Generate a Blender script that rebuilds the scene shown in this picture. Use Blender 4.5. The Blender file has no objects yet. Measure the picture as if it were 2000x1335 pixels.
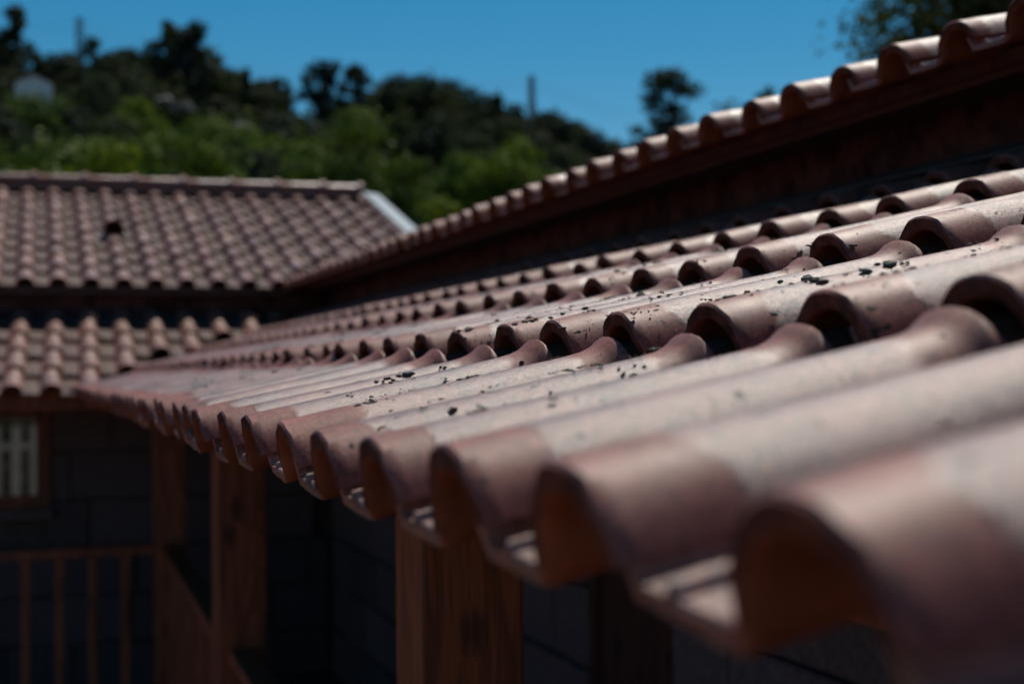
import bpy, bmesh, math, random
import numpy as np
from mathutils import Matrix, Vector

random.seed(11)
rng = np.random.default_rng(11)
SC = bpy.context.scene
COL = SC.collection
R = math.radians

# ------------------------------------------------------------------ camera, sky, sun, exposure
H = 2.6                                   # camera height above the courtyard
F_PX, YAW, PITCH, ROLL = 2800.0, 0.3256, 0.0217, 0.0091
cam_data = bpy.data.cameras.new('camera')
cam = bpy.data.objects.new('camera', cam_data)
COL.objects.link(cam)
fwd = Vector((math.sin(YAW) * math.cos(PITCH), math.cos(YAW) * math.cos(PITCH), math.sin(PITCH)))
rt0 = Vector((math.cos(YAW), -math.sin(YAW), 0))
up0 = rt0.cross(fwd)
rt = rt0 * math.cos(ROLL) - up0 * math.sin(ROLL)
up = up0 * math.cos(ROLL) + rt0 * math.sin(ROLL)
cam.matrix_world = Matrix(((rt.x, up.x, -fwd.x, 0), (rt.y, up.y, -fwd.y, 0), (rt.z, up.z, -fwd.z, H), (0, 0, 0, 1)))
cam_data.sensor_width = 36
cam_data.lens = F_PX / 2000 * 36
cam_data.clip_start = 0.02
cam_data.clip_end = 4000
cam_data.dof.use_dof = True
cam_data.dof.focus_distance = 1.6
cam_data.dof.aperture_fstop = 4.2
cam_data.dof.aperture_blades = 0
SC.camera = cam

SUN_DIR = Vector((0.36, 0.43, 1.0)).normalized()          # towards the sun
SUN_ELEV = math.asin(SUN_DIR.z)
SUN_AZ = math.atan2(SUN_DIR.x, SUN_DIR.y)
world = bpy.data.worlds.new('World')
SC.world = world
world.use_nodes = True
wn, wl = world.node_tree.nodes, world.node_tree.links
wn.clear()
w_out = wn.new('ShaderNodeOutputWorld')
w_bg = wn.new('ShaderNodeBackground')
w_sky = wn.new('ShaderNodeTexSky')
w_sky.sky_type = 'NISHITA'
w_sky.sun_disc = False
w_sky.sun_elevation = SUN_ELEV
w_sky.sun_rotation = SUN_AZ
w_sky.altitude = 600
w_sky.air_density = 1.0
w_sky.dust_density = 0.2
w_sky.ozone_density = 3.0
w_hsv = wn.new('ShaderNodeHueSaturation')
w_hsv.inputs['Hue'].default_value = 0.484
w_hsv.inputs['Saturation'].default_value = 1.45
w_bg.inputs['Strength'].default_value = 0.084
wl.new(w_sky.outputs[0], w_hsv.inputs['Color'])
wl.new(w_hsv.outputs[0], w_bg.inputs[0])
wl.new(w_bg.outputs[0], w_out.inputs[0])

sun_data = bpy.data.lights.new('sun', 'SUN')
sun_data.energy = 5.0
sun_data.angle = R(0.55)
sun_data.color = (1.0, 0.93, 0.82)
sun = bpy.data.objects.new('sun', sun_data)
COL.objects.link(sun)
sun.rotation_euler = SUN_DIR.to_track_quat('Z', 'Y').to_euler()
sun.location = (0, 0, 60)

vs = SC.view_settings
vs.view_transform = 'Standard'
vs.look = 'None'
vs.gamma = 1.0
vs.exposure = -0.25
vs.use_curve_mapping = False
SC.render.engine = 'CYCLES'

# ------------------------------------------------------------------ helpers
def link(o, parent=None):
    COL.objects.link(o)
    if parent is not None:
        o.parent = parent
    return o

def obj(name, mesh, parent=None, loc=None, rot=None, scale=None):
    o = bpy.data.objects.new(name, mesh)
    link(o, parent)
    if loc is not None: o.location = loc
    if rot is not None: o.rotation_euler = rot
    if scale is not None: o.scale = scale
    return o

def thing(name, label, cat, loc=(0, 0, 0), group=None):
    o = bpy.data.objects.new(name, None)
    COL.objects.link(o)
    o.location = loc
    o.empty_display_size = 0.2
    o['label'] = label
    o['category'] = cat
    if group: o['group'] = group
    return o

def mesh_from(name, verts, faces, mats, smooth_angle=None, fmat=None):
    me = bpy.data.meshes.new(name)
    me.from_pydata([tuple(v) for v in verts], [], [tuple(f) for f in faces])
    for m in (mats if isinstance(mats, (list, tuple)) else [mats]):
        me.materials.append(m)
    if fmat is not None:
        me.polygons.foreach_set('material_index', fmat)
    if smooth_angle is not None:
        me.polygons.foreach_set('use_smooth', [True] * len(me.polygons))
        me.set_sharp_from_angle(angle=R(smooth_angle))
    me.update()
    return me

class MB:
    """collects boxes and tubes into one mesh"""
    def __init__(self): self.v, self.f = [], []
    def box(self, x0, y0, z0, x1, y1, z1):
        b = len(self.v)
        self.v += [(x0, y0, z0), (x1, y0, z0), (x1, y1, z0), (x0, y1, z0), (x0, y0, z1), (x1, y0, z1), (x1, y1, z1), (x0, y1, z1)]
        self.f += [tuple(b + i for i in q) for q in ((0, 3, 2, 1), (4, 5, 6, 7), (0, 1, 5, 4), (1, 2, 6, 5), (2, 3, 7, 6), (3, 0, 4, 7))]
        return self
    def hexa(self, pts):
        b = len(self.v); self.v += [tuple(p) for p in pts]
        self.f += [tuple(b + i for i in q) for q in ((0, 3, 2, 1), (4, 5, 6, 7), (0, 1, 5, 4), (1, 2, 6, 5), (2, 3, 7, 6), (3, 0, 4, 7))]
        return self
    def tube(self, pts, radii, n=8):
        b0 = len(self.v)
        for i, p in enumerate(pts):
            p = Vector(p)
            d = (Vector(pts[min(i + 1, len(pts) - 1)]) - Vector(pts[max(i - 1, 0)])).normalized()
            a = d.orthogonal().normalized(); c = d.cross(a)
            for k in range(n):
                t = 2 * math.pi * k / n
                self.v.append(tuple(p + (a * math.cos(t) + c * math.sin(t)) * radii[i]))
        for i in range(len(pts) - 1):
            for k in range(n):
                a0, a1 = b0 + i * n + k, b0 + i * n + (k + 1) % n
                self.f.append((a0, a1, a1 + n, a0 + n))
        self.f.append(tuple(b0 + k for k in range(n))[::-1])
        self.f.append(tuple(b0 + (len(pts) - 1) * n + k for k in range(n)))
        return self
    def mesh(self, name, mat, bevel=0, smooth=None):
        me = mesh_from(name, self.v, self.f, mat, smooth)
        if bevel:
            bm = bmesh.new(); bm.from_mesh(me)
            bmesh.ops.recalc_face_normals(bm, faces=bm.faces)
            bmesh.ops.bevel(bm, geom=list(bm.edges), offset=bevel, segments=2, affect='EDGES', profile=0.6)
            bm.to_mesh(me); bm.free()
        return me

# ---- node material helpers
def new_mat(name):
    m = bpy.data.materials.new(name); m.use_nodes = True
    nt = m.node_tree
    bsdf = nt.nodes['Principled BSDF']
    return m, nt, bsdf

def N(nt, t, **kw):
    n = nt.nodes.new(t)
    for k, v in kw.items():
        if k in n.inputs: n.inputs[k].default_value = v
        else: setattr(n, k, v)
    return n

def ramp(nt, fac, stops):
    r = nt.nodes.new('ShaderNodeValToRGB')
    els = r.color_ramp.elements
    while len(els) < len(stops): els.new(0.5)
    for e, (p, c) in zip(els, stops):
        e.position = p
        e.color = (c, c, c, 1) if isinstance(c, (int, float)) else (*c, 1)
    nt.links.new(fac, r.inputs[0])
    return r.outputs[0]

def mixc(nt, fac, a, b, mode='MIX'):
    m = nt.nodes.new('ShaderNodeMix'); m.data_type = 'RGBA'; m.blend_type = mode
    for s, v in ((0, fac), (6, a), (7, b)):
        if hasattr(v, 'is_linked'): nt.links.new(v, m.inputs[s])
        elif isinstance(v, (int, float)): m.inputs[s].default_value = v
        else: m.inputs[s].default_value = (*v, 1)
    return m.outputs[2]

def math_(nt, op, a, b=0.0, c=None, clamp=False):
    m = nt.nodes.new('ShaderNodeMath'); m.operation = op; m.use_clamp = clamp
    for i, v in enumerate((a, b, c)):
        if v is None: continue
        if hasattr(v, 'is_linked'): nt.links.new(v, m.inputs[i])
        else: m.inputs[i].default_value = v
    return m.outputs[0]

def noise(nt, vec, scale, detail=4, rough=0.55, dist=0.0):
    n = N(nt, 'ShaderNodeTexNoise'); n.inputs['Scale'].default_value = scale
    n.inputs['Detail'].default_value = detail; n.inputs['Roughness'].default_value = rough
    n.inputs['Distortion'].default_value = dist
    if vec is not None: nt.links.new(vec, n.inputs['Vector'])
    return n.outputs['Fac']

# ---- fired-clay roof tile, weathered on top
def tile_material(name, weather=1.0, spots=1.0, pan_shade=0.0, crust_col=(0.365, 0.188, 0.138)):
    m, nt, b = new_mat(name)
    L = nt.links
    tc = N(nt, 'ShaderNodeTexCoord')
    oi = N(nt, 'ShaderNodeObjectInfo')
    off = N(nt, 'ShaderNodeVectorMath', operation='MULTIPLY_ADD')
    cmb = N(nt, 'ShaderNodeCombineXYZ')
    L.new(oi.outputs['Random'], cmb.inputs[0]); L.new(oi.outputs['Random'], cmb.inputs[1]); L.new(oi.outputs['Random'], cmb.inputs[2])
    L.new(cmb.outputs[0], off.inputs[0]); off.inputs[1].default_value = (31.7, 17.3, 11.9)
    L.new(tc.outputs['Object'], off.inputs[2])
    P = off.outputs[0]
    sep = N(nt, 'ShaderNodeSeparateXYZ'); L.new(tc.outputs['Object'], sep.inputs[0])
    vx = sep.outputs[0]
    # base clay, varied per tile and over the tile
    n1 = noise(nt, P, 9, 4, 0.6)
    clay = ramp(nt, n1, [(0.3, (0.235, 0.064, 0.050)), (0.7, (0.345, 0.108, 0.082))])
    tint = ramp(nt, oi.outputs['Random'], [(0.0, (0.82, 0.78, 0.78)), (0.35, (1.0, 1.0, 1.0)), (0.7, (0.95, 1.0, 1.0)), (1.0, (1.1, 1.1, 1.05))])
    clay = mixc(nt, 1.0, clay, tint, 'MULTIPLY')
    # worn pale crust above the smoother lower end, with a fairly crisp wavy border
    border = math_(nt, 'MULTIPLY_ADD', noise(nt, P, 14, 3, 0.6), 0.07, -0.035)
    rnd = math_(nt, 'MULTIPLY_ADD', oi.outputs['Random'], 0.03, 0.035)
    on_pan = math_(nt, 'MULTIPLY', math_(nt, 'SUBTRACT', sep.outputs[1], 0.066), 400.0, None, True)
    rnd = math_(nt, 'SUBTRACT', rnd, math_(nt, 'MULTIPLY', on_pan, 0.12))
    edge = math_(nt, 'SUBTRACT', math_(nt, 'ADD', vx, border), rnd)
    crust_zone = math_(nt, 'MULTIPLY', edge, 110.0, None, True)
    neck = math_(nt, 'MULTIPLY', math_(nt, 'SUBTRACT', 0.312, math_(nt, 'ADD', vx, math_(nt, 'MULTIPLY', border, 0.5))), 60.0, None, True)
    crust_zone = math_(nt, 'MULTIPLY', crust_zone, neck)
    grit = noise(nt, P, 750, 3, 0.7)
    pat = noise(nt, P, 17, 5, 0.65)
    # crust kept off a barrel's steep flanks, painting their shade darker and redder
    flank = math_(nt, 'MULTIPLY', math_(nt, 'SUBTRACT', math_(nt, 'ADD', math_(nt, 'ABSOLUTE', sep.outputs[1]), math_(nt, 'MULTIPLY', border, 0.35)), 0.040), 55.0, None, True)
    flank = math_(nt, 'MULTIPLY', flank, math_(nt, 'SUBTRACT', 1.0, on_pan))
    bare = math_(nt, 'MULTIPLY_ADD', flank, -0.75, 1.0)
    crust = ramp(nt, math_(nt, 'ADD', math_(nt, 'MULTIPLY', grit, 0.55), math_(nt, 'MULTIPLY', pat, 0.55)), [(0.40, 0.0), (0.66, 1.0)])
    crust = math_(nt, 'MULTIPLY', crust, math_(nt, 'MULTIPLY_ADD', crust_zone, 0.56, 0.30))
    crust = math_(nt, 'MULTIPLY', math_(nt, 'MULTIPLY', crust, bare), 0.8 * weather)
    col = mixc(nt, crust, clay, crust_col)
    # dark specks and moss stains
    sp = noise(nt, P, 95, 2, 0.5)
    sp2 = noise(nt, P, 7, 2, 0.5)
    spm = ramp(nt, math_(nt, 'ADD', sp, math_(nt, 'MULTIPLY', sp2, 0.35)), [(0.87, 0.0), (0.91, 1.0)])
    spm = math_(nt, 'MULTIPLY', spm, spots)
    col = mixc(nt, spm, col, (0.025, 0.024, 0.02))
    # dark pits, thicker where the patch noise says so
    pit = noise(nt, P, 240, 4, 0.8)
    pit_zone = noise(nt, P, 11, 3, 0.6)
    pitm = ramp(nt, math_(nt, 'ADD', pit, math_(nt, 'MULTIPLY', pit_zone, 0.5)), [(0.74, 0.0), (0.82, 1.0)])
    pitm = math_(nt, 'MULTIPLY', pitm, math_(nt, 'MULTIPLY_ADD', crust_zone, 0.55, 0.3))
    col = mixc(nt, pitm, col, (0.05, 0.034, 0.03))
    mott = ramp(nt, noise(nt, P, 130, 3, 0.7), [(0.35, 0.72), (0.65, 1.16)])
    col = mixc(nt, 1.0, col, mott, 'MULTIPLY')
    stain = ramp(nt, noise(nt, P, 22, 4, 0.7), [(0.52, 0.0), (0.75, 0.6)])
    col = mixc(nt, stain, col, (0.13, 0.075, 0.06))
    fine = ramp(nt, noise(nt, P, 400, 3, 0.7), [(0.34, 0.0), (0.50, 1.0)])
    col = mixc(nt, math_(nt, 'MULTIPLY', math_(nt, 'SUBTRACT', 1.0, fine), 0.7), col, (0.06, 0.045, 0.04))
    if pan_shade:
        # darker troughs paint the shade between the barrels, along with some dirt
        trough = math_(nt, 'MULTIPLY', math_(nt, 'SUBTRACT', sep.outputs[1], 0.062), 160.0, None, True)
        silt_shade = math_(nt, 'MULTIPLY', trough, math_(nt, 'MULTIPLY_ADD', pat, 0.5, pan_shade - 0.2))
        col = mixc(nt, silt_shade, col, (0.08, 0.052, 0.044))
    L.new(col, b.inputs['Base Color'])
    rough = math_(nt, 'ADD', math_(nt, 'MULTIPLY_ADD', pat, 0.18, 0.45), math_(nt, 'MULTIPLY', math_(nt, 'MULTIPLY', crust_zone, bare), -0.17))
    rough = math_(nt, 'ADD', rough, math_(nt, 'MULTIPLY', spm, 0.3))
    if pan_shade: rough = math_(nt, 'ADD', rough, math_(nt, 'MULTIPLY', silt_shade, 0.4))
    L.new(rough, b.inputs['Roughness'])
    L.new(math_(nt, 'MULTIPLY', math_(nt, 'MULTIPLY', bare, math_(nt, 'MULTIPLY_ADD', crust_zone, 0.75, 0.42)), math_(nt, 'SUBTRACT', math_(nt, 'MULTIPLY_ADD', grit, 1.2, 0.4), math_(nt, 'MULTIPLY', silt_shade, 0.8) if pan_shade else 0.0)), b.inputs['Specular IOR Level'])
    bump = N(nt, 'ShaderNodeBump'); bump.inputs['Strength'].default_value = 0.75; bump.inputs['Distance'].default_value = 0.0009
    hgt = math_(nt, 'ADD', math_(nt, 'MULTIPLY', math_(nt, 'ADD', grit, math_(nt, 'MULTIPLY', pit, 0.8)), math_(nt, 'MULTIPLY_ADD', crust_zone, 0.9, 0.25)), math_(nt, 'MULTIPLY', pat, 0.8))
    L.new(hgt, bump.inputs['Height']); L.new(bump.outputs[0], b.inputs['Normal'])
    return m

def simple_mat(name, c1, c2, scale=6.0, rough=0.7, bump=0.2, detail=5, spec=0.35, stretch=None, dist=0.01, world=False):
    m, nt, b = new_mat(name)
    tc = N(nt, 'ShaderNodeTexCoord')
    oi = N(nt, 'ShaderNodeObjectInfo')
    mp = N(nt, 'ShaderNodeMapping')
    if stretch: mp.inputs['Scale'].default_value = stretch
    cmb = N(nt, 'ShaderNodeCombineXYZ')
    for i in range(3): nt.links.new(oi.outputs['Random'], cmb.inputs[i])
    ad = N(nt, 'ShaderNodeVectorMath', operation='MULTIPLY_ADD')
    nt.links.new(cmb.outputs[0], ad.inputs[0]); ad.inputs[1].default_value = (13.1, 7.7, 19.3)
    nt.links.new(tc.outputs['Object'], ad.inputs[2]); nt.links.new(ad.outputs[0], mp.inputs[0])
    f = noise(nt, mp.outputs[0], scale, detail, 0.62)
    col = ramp(nt, f, [(0.32, c1), (0.68, c2)])
    var = ramp(nt, oi.outputs['Random'], [(0.0, 0.8), (1.0, 1.15)])
    col = mixc(nt, 1.0, col, var, 'MULTIPLY')
    nt.links.new(col, b.inputs['Base Color'])
    b.inputs['Roughness'].default_value = rough
    b.inputs['Specular IOR Level'].default_value = spec
    if bump:
        bp = N(nt, 'ShaderNodeBump'); bp.inputs['Strength'].default_value = bump; bp.inputs['Distance'].default_value = dist
        nt.links.new(noise(nt, mp.outputs[0], scale * 5, 5, 0.65), bp.inputs['Height']); nt.links.new(bp.outputs[0], b.inputs['Normal'])
    return m

def wood_material(name, c_dark, c_light):
    m, nt, b = new_mat(name)
    L = nt.links
    tc = N(nt, 'ShaderNodeTexCoord'); oi = N(nt, 'ShaderNodeObjectInfo')
    cmb = N(nt, 'ShaderNodeCombineXYZ')
    for i in range(3): L.new(oi.outputs['Random'], cmb.inputs[i])
    ad = N(nt, 'ShaderNodeVectorMath', operation='MULTIPLY_ADD')
    L.new(cmb.outputs[0], ad.inputs[0]); ad.inputs[1].default_value = (5.1, 7.7, 9.3); L.new(tc.outputs['Object'], ad.inputs[2])
    mp = N(nt, 'ShaderNodeMapping'); mp.inputs['Scale'].default_value = (9, 9, 0.9); L.new(ad.outputs[0], mp.inputs[0])
    # knots
    vo = N(nt, 'ShaderNodeTexVoronoi'); vo.inputs['Scale'].default_value = 1.0
    mk = N(nt, 'ShaderNodeMapping'); mk.inputs['Scale'].default_value = (7, 7, 4.2); L.new(ad.outputs[0], mk.inputs[0]); L.new(mk.outputs[0], vo.inputs['Vector'])
    kn = ramp(nt, vo.outputs['Distance'], [(0.05, 1.0), (0.24, 0.0)])
    g = noise(nt, mp.outputs[0], 2.2, 6, 0.6, 1.2)
    g = math_(nt, 'ADD', g, math_(nt, 'MULTIPLY', kn, -0.25))
    rings = math_(nt, 'PINGPONG', math_(nt, 'MULTIPLY', g, 9.0), 1.0)
    col = ramp(nt, math_(nt, 'ADD', math_(nt, 'MULTIPLY', g, 0.75), math_(nt, 'MULTIPLY', rings, 0.25)), [(0.25, c_dark), (0.7, c_light)])
    col = mixc(nt, math_(nt, 'MULTIPLY', kn, 0.8), col, tuple(x * 0.25 for x in c_dark))
    L.new(col, b.inputs['Base Color'])
    b.inputs['Roughness'].default_value = 0.5
    bp = N(nt, 'ShaderNodeBump'); bp.inputs['Strength'].default_value = 0.25; bp.inputs['Distance'].default_value = 0.003
    L.new(rings, bp.inputs['Height']); L.new(bp.outputs[0], b.inputs['Normal'])
    return m

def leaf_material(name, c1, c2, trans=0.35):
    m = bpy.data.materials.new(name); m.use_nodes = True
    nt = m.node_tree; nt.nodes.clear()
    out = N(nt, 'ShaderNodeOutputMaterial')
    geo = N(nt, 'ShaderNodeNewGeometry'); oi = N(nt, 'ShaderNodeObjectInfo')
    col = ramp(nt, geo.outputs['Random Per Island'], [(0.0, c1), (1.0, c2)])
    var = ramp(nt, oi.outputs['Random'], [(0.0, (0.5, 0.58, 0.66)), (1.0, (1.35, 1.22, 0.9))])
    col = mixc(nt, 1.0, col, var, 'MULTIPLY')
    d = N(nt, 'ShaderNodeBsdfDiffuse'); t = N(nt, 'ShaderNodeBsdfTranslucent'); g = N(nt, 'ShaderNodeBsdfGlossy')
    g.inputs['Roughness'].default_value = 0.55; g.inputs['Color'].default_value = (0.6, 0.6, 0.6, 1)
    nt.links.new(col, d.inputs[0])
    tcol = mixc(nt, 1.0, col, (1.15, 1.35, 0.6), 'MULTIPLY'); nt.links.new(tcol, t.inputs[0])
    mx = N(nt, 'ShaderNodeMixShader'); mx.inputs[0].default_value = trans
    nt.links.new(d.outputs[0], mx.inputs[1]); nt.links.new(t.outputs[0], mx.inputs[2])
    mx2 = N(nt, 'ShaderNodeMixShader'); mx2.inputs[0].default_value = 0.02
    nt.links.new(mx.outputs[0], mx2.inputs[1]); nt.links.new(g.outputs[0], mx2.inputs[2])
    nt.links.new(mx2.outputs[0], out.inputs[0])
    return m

M_TILE = tile_material('weathered_clay_tile')
M_RIDGE = tile_material('ridge_tile_clay', weather=0.45)
M_TILE_SHADE = tile_material('weathered_clay_tile_silt_shade', 1.1, 1.0, 0.8, (0.50, 0.32, 0.235))  # paler crests and darker troughs put barrel highlight and shade into the colour
M_CLAY = simple_mat('raw_orange_clay', (0.17, 0.05, 0.024), (0.27, 0.085, 0.036), 30, 0.75, 0.3, dist=0.002)
M_CLAYEND = simple_mat('dirty_clay_painted_shade', (0.055, 0.022, 0.017), (0.17, 0.065, 0.042), 60, 0.9, 0.5, spec=0.08, dist=0.002)  # dark clay that also paints the shade on a tile's covered head
M_BED = simple_mat('pinkish_bedding_mortar', (0.15, 0.075, 0.062), (0.24, 0.13, 0.11), 25, 0.95, 0.4, spec=0.1, dist=0.003)
M_STONE = simple_mat('granite_block', (0.065, 0.048, 0.056), (0.17, 0.135, 0.148), 38, 0.85, 0.5, 6, dist=0.006)
M_MORTAR = simple_mat('wall_mortar', (0.07, 0.055, 0.05), (0.13, 0.105, 0.10), 20, 0.9, 0.4)
M_PLASTER = simple_mat('brown_plaster', (0.03, 0.011, 0.013), (0.17, 0.078, 0.072), 13, 0.95, 0.8, 7, 0.1, dist=0.02)
M_WOOD = wood_material('varnished_pine', (0.075, 0.016, 0.008), (0.27, 0.074, 0.026))
M_DARKWOOD = wood_material('dark_stained_wood', (0.03, 0.010, 0.009), (0.085, 0.028, 0.020))
M_GALV = simple_mat('galvanised_sheet', (0.20, 0.245, 0.27), (0.26, 0.305, 0.33), 12, 0.4, 0.05, spec=0.6)
M_EARTH = simple_mat('red_earth', (0.15, 0.07, 0.045), (0.24, 0.12, 0.08), 3, 0.95, 0.6, dist=0.03)
M_LEAD = simple_mat('dull_lead', (0.05, 0.052, 0.06), (0.09, 0.092, 0.1), 9, 0.7, 0.1)
M_HILL = simple_mat('hillside_soil', (0.010, 0.016, 0.007), (0.03, 0.034, 0.016), 0.12, 1.0, 0.5, 8, 0.05, dist=0.3)
M_ROCK = simple_mat('pale_rock', (0.07, 0.068, 0.066), (0.18, 0.17, 0.165), 2.0, 0.9, 0.5, dist=0.05)
M_WHITE = simple_mat('white_paint', (0.72, 0.72, 0.70), (0.8, 0.8, 0.78), 4, 0.6, 0.05)
M_STEEL = simple_mat('pylon_steel', (0.12, 0.13, 0.14), (0.2, 0.21, 0.22), 3, 0.6, 0.0)
M_MOSS = simple_mat('dry_moss', (0.045, 0.038, 0.03), (0.19, 0.18, 0.14), 160, 0.95, 0.6, dist=0.002)
M_LICHEN = simple_mat('grey_lichen', (0.07, 0.09, 0.075), (0.22, 0.26, 0.22), 200, 0.95, 0.6, dist=0.002)
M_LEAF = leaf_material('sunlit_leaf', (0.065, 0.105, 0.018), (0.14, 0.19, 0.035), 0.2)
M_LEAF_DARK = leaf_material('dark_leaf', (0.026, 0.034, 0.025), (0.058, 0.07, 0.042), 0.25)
M_LEAF_YELLOW = leaf_material('yellow_green_leaf', (0.10, 0.14, 0.014), (0.17, 0.21, 0.025), 0.2)
M_LEAF_OLIVE = leaf_material('grey_olive_leaf', (0.03, 0.042, 0.02), (0.085, 0.105, 0.05), 0.2)
M_BARK = simple_mat('tree_bark', (0.035, 0.028, 0.022), (0.09, 0.075, 0.06), 5, 0.95, 0.5, stretch=(3, 3, 0.6))

def glass_mat():
    m, nt, b = new_mat('reflecting_window_glass')
    b.inputs['Base Color'].default_value = (0.10, 0.105, 0.105, 1)
    b.inputs['Metallic'].default_value = 0.9
    b.inputs['Roughness'].default_value = 0.03
    return m
M_GLASS = glass_mat()

# ------------------------------------------------------------------ the tile
TILE_R, TILE_T, RU = 0.064, 0.0145, 0.060
def tile_mesh(name, seg=13, detail=True, seed=0, mat=None):
    rr = random.Random(seed)
    wob = [rr.uniform(-1, 1) for _ in range(8)]
    if detail:
        vs_ = [0.0, 0.0025, 0.012, 0.06, 0.13, 0.21, 0.304, 0.322, 0.333, 0.341, 0.347, 0.3525, 0.355, 0.359, 0.425]
    else:
        vs_ = [0.0, 0.19, 0.31, 0.3525, 0.359, 0.42]
    def flare(v):
        pts = [(0.0, 0), (0.304, 0), (0.322, 0.0010), (0.333, 0.0032), (0.341, 0.0060), (0.347, 0.0096), (0.3525, 0.0116), (0.355, 0.0106), (0.359, 0.0), (0.5, 0)]
        for (a, fa), (b, fb) in zip(pts, pts[1:]):
            if a <= v <= b: return fa + (fb - fa) * (v - a) / (b - a)
        return 0
    def section(v):
        ro = TILE_R * (1 - 0.17 * v / 0.42) + flare(v)
        if detail: ro += 0.0006 * wob[int(v * 18) % 8]
        if v == 0.0 and detail: ro -= 0.0022
        ri = TILE_R * (1 - 0.17 * v / 0.42) - TILE_T + (0.0018 if v == 0 and detail else 0)
        out = []
        tp = ro / TILE_R
        for i in range(seg):
            a = R(-70) + R(81 + 70) * i / (seg - 1)
            kick = 0.006 * max(0.0, -math.degrees(a) / 70 - 0.6) ** 1.2 if a < 0 else 0.0
            sn = math.copysign(abs(math.sin(a)) ** 0.86, a)
            out.append((RU * tp * sn - kick, ro * math.cos(a) * 1.02))
        k = 0.002 if (v == 0 and detail) else 0
        out += [(0.067, 0.0090 - k), (0.080, 0.0075 - k), (0.098, 0.0085 - k), (0.1110, 0.0090 - k), (0.1135, 0.0145 - k), (0.1205, 0.0150 - k), (0.1235, 0.0090), (0.152, 0.0095),
                (0.1625, 0.029)]
        out += [(0.166, 0.027), (0.157, 0.0015), (0.124, -0.001), (0.108, -0.0015), (0.078, -0.0035), (0.056, -0.002)]
        tpi = ri / (TILE_R - TILE_T)
        for i in range(seg):
            a = R(80) - R(80 + 65) * i / (seg - 1)
            sn = math.copysign(abs(math.sin(a)) ** 0.86, a)
            out.append(((RU - TILE_T * 0.9) * tpi * sn, ri * math.cos(a)))
        return out
    secs = [section(v) for v in vs_]
    n = len(secs[0])
    nout_ = seg + 9
    V, Fc, fm = [], [], []
    for v, s in zip(vs_, secs):
        for j, (u, w) in enumerate(s):
            vv = v
            if detail and v < 0.013:
                if seg <= j < nout_ + 6: vv = 0.0035 + v * 0.73          # the pan's lip sits back under the barrel's mouth
                if v < 0.004: vv += 0.0015 * math.sin(j * 1.7 + seed * 2.1) * math.sin(j * 0.61 + seed)
            V.append((vv, u, w))
    nout = seg + 9
    for i in range(len(vs_) - 1):
        for k in range(n):
            k2 = (k + 1) % n
            Fc.append((i * n + k, i * n + k2, (i + 1) * n + k2, (i + 1) * n + k))
            fm.append((0 if vs_[i] < 0.354 else 2) if k < nout - 1 else 1)  # head past the rim coloured dark, as if shaded by the tile above
    # end caps as quad strips joining outer and inner runs
    def cap(i, flip):
        b = i * n
        m = nout; inner = list(range(nout, n))[::-1]        # inner run ordered like the outer run
        outer = list(range(nout))
        # barrel part
        for a in range(seg - 1):
            q = (b + outer[a], b + outer[a + 1], b + inner[a + 1], b + inner[a])
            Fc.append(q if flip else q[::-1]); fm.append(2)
        pan_o = outer[seg - 1:]; pan_i = inner[seg - 1:]
        poly = [b + x for x in pan_o] + [b + x for x in pan_i[::-1]]
        Fc.append(tuple(poly) if flip else tuple(poly[::-1])); fm.append(0)
    cap(0, False); cap(len(vs_) - 1, True)
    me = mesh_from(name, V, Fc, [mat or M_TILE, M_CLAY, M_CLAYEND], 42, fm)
    bm = bmesh.new(); bm.from_mesh(me); bmesh.ops.recalc_face_normals(bm, faces=bm.faces); bm.to_mesh(me); bm.free()
    me.set_sharp_from_angle(angle=R(42))
    return me

TILES = [tile_mesh('roof_tile_mesh', 15, True, s) for s in range(4)]
TILES_WING = [tile_mesh('wing_roof_tile_mesh', 13, True, 40 + s, M_TILE_SHADE) for s in range(3)]
TILES_FAR = [tile_mesh('roof_tile_far_mesh', 9, False, 9)]

EXP, DZ, STEP = 0.3597, 0.1074, 0.0235      # exposed run, rise per course, lift of a tile's lower end
CREST = TILE_R * 1.02
def tile_at(parent, x, y, zc, heading, tilt, meshes, sc=1.0, jit=1.0, rnd=random):
    """a tile whose lower end has its crest at (x, y, zc); heading turns its upslope axis from +X"""
    o = bpy.data.objects.new('roof_tile', rnd.choice(meshes))
    COL.objects.link(o)
    o.parent = parent
    Rz = Matrix.Rotation(heading + rnd.gauss(0, 0.006) * jit, 4, 'Z')
    Ry = Matrix.Rotation(-(tilt + rnd.gauss(0, 0.004) * jit), 4, 'Y')
    Rx = Matrix.Rotation(rnd.gauss(0, 0.012) * jit, 4, 'X')
    up_ = (Rz @ Ry).to_3x3() @ Vector((0, 0, CREST))
    p = Vector((x, y, H + zc)) - up_
    slide = (Rz.to_3x3() @ Vector((1, 0, 0))) * rnd.gauss(0, 0.0022) * jit
    o.matrix_world = Matrix.Translation(p + slide) @ Rz @ Ry @ Rx @ Matrix.Diagonal((1, sc, 1, 1))
    return o
TILT = math.atan2(DZ, EXP) - math.asin(STEP / math.hypot(EXP, DZ))

# ------------------------------------------------------------------ ground and hillside
def ground_mesh():
    xs = [-3000, -400, -60, -20, 0, 20, 60, 400, 3000]
    V = [(x, y, -0.0) for y in (-3000, -400, -40, 0, 15, 30, 400, 3000) for x in xs]
    n = len(xs)
    Fc = [(j * n + i, j * n + i + 1, (j + 1) * n + i + 1, (j + 1) * n + i) for j in range(7) for i in range(n - 1)]
    return mesh_from('ground', V, Fc, M_EARTH)
g = obj('ground', ground_mesh()); g['kind'] = 'structure'

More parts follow.
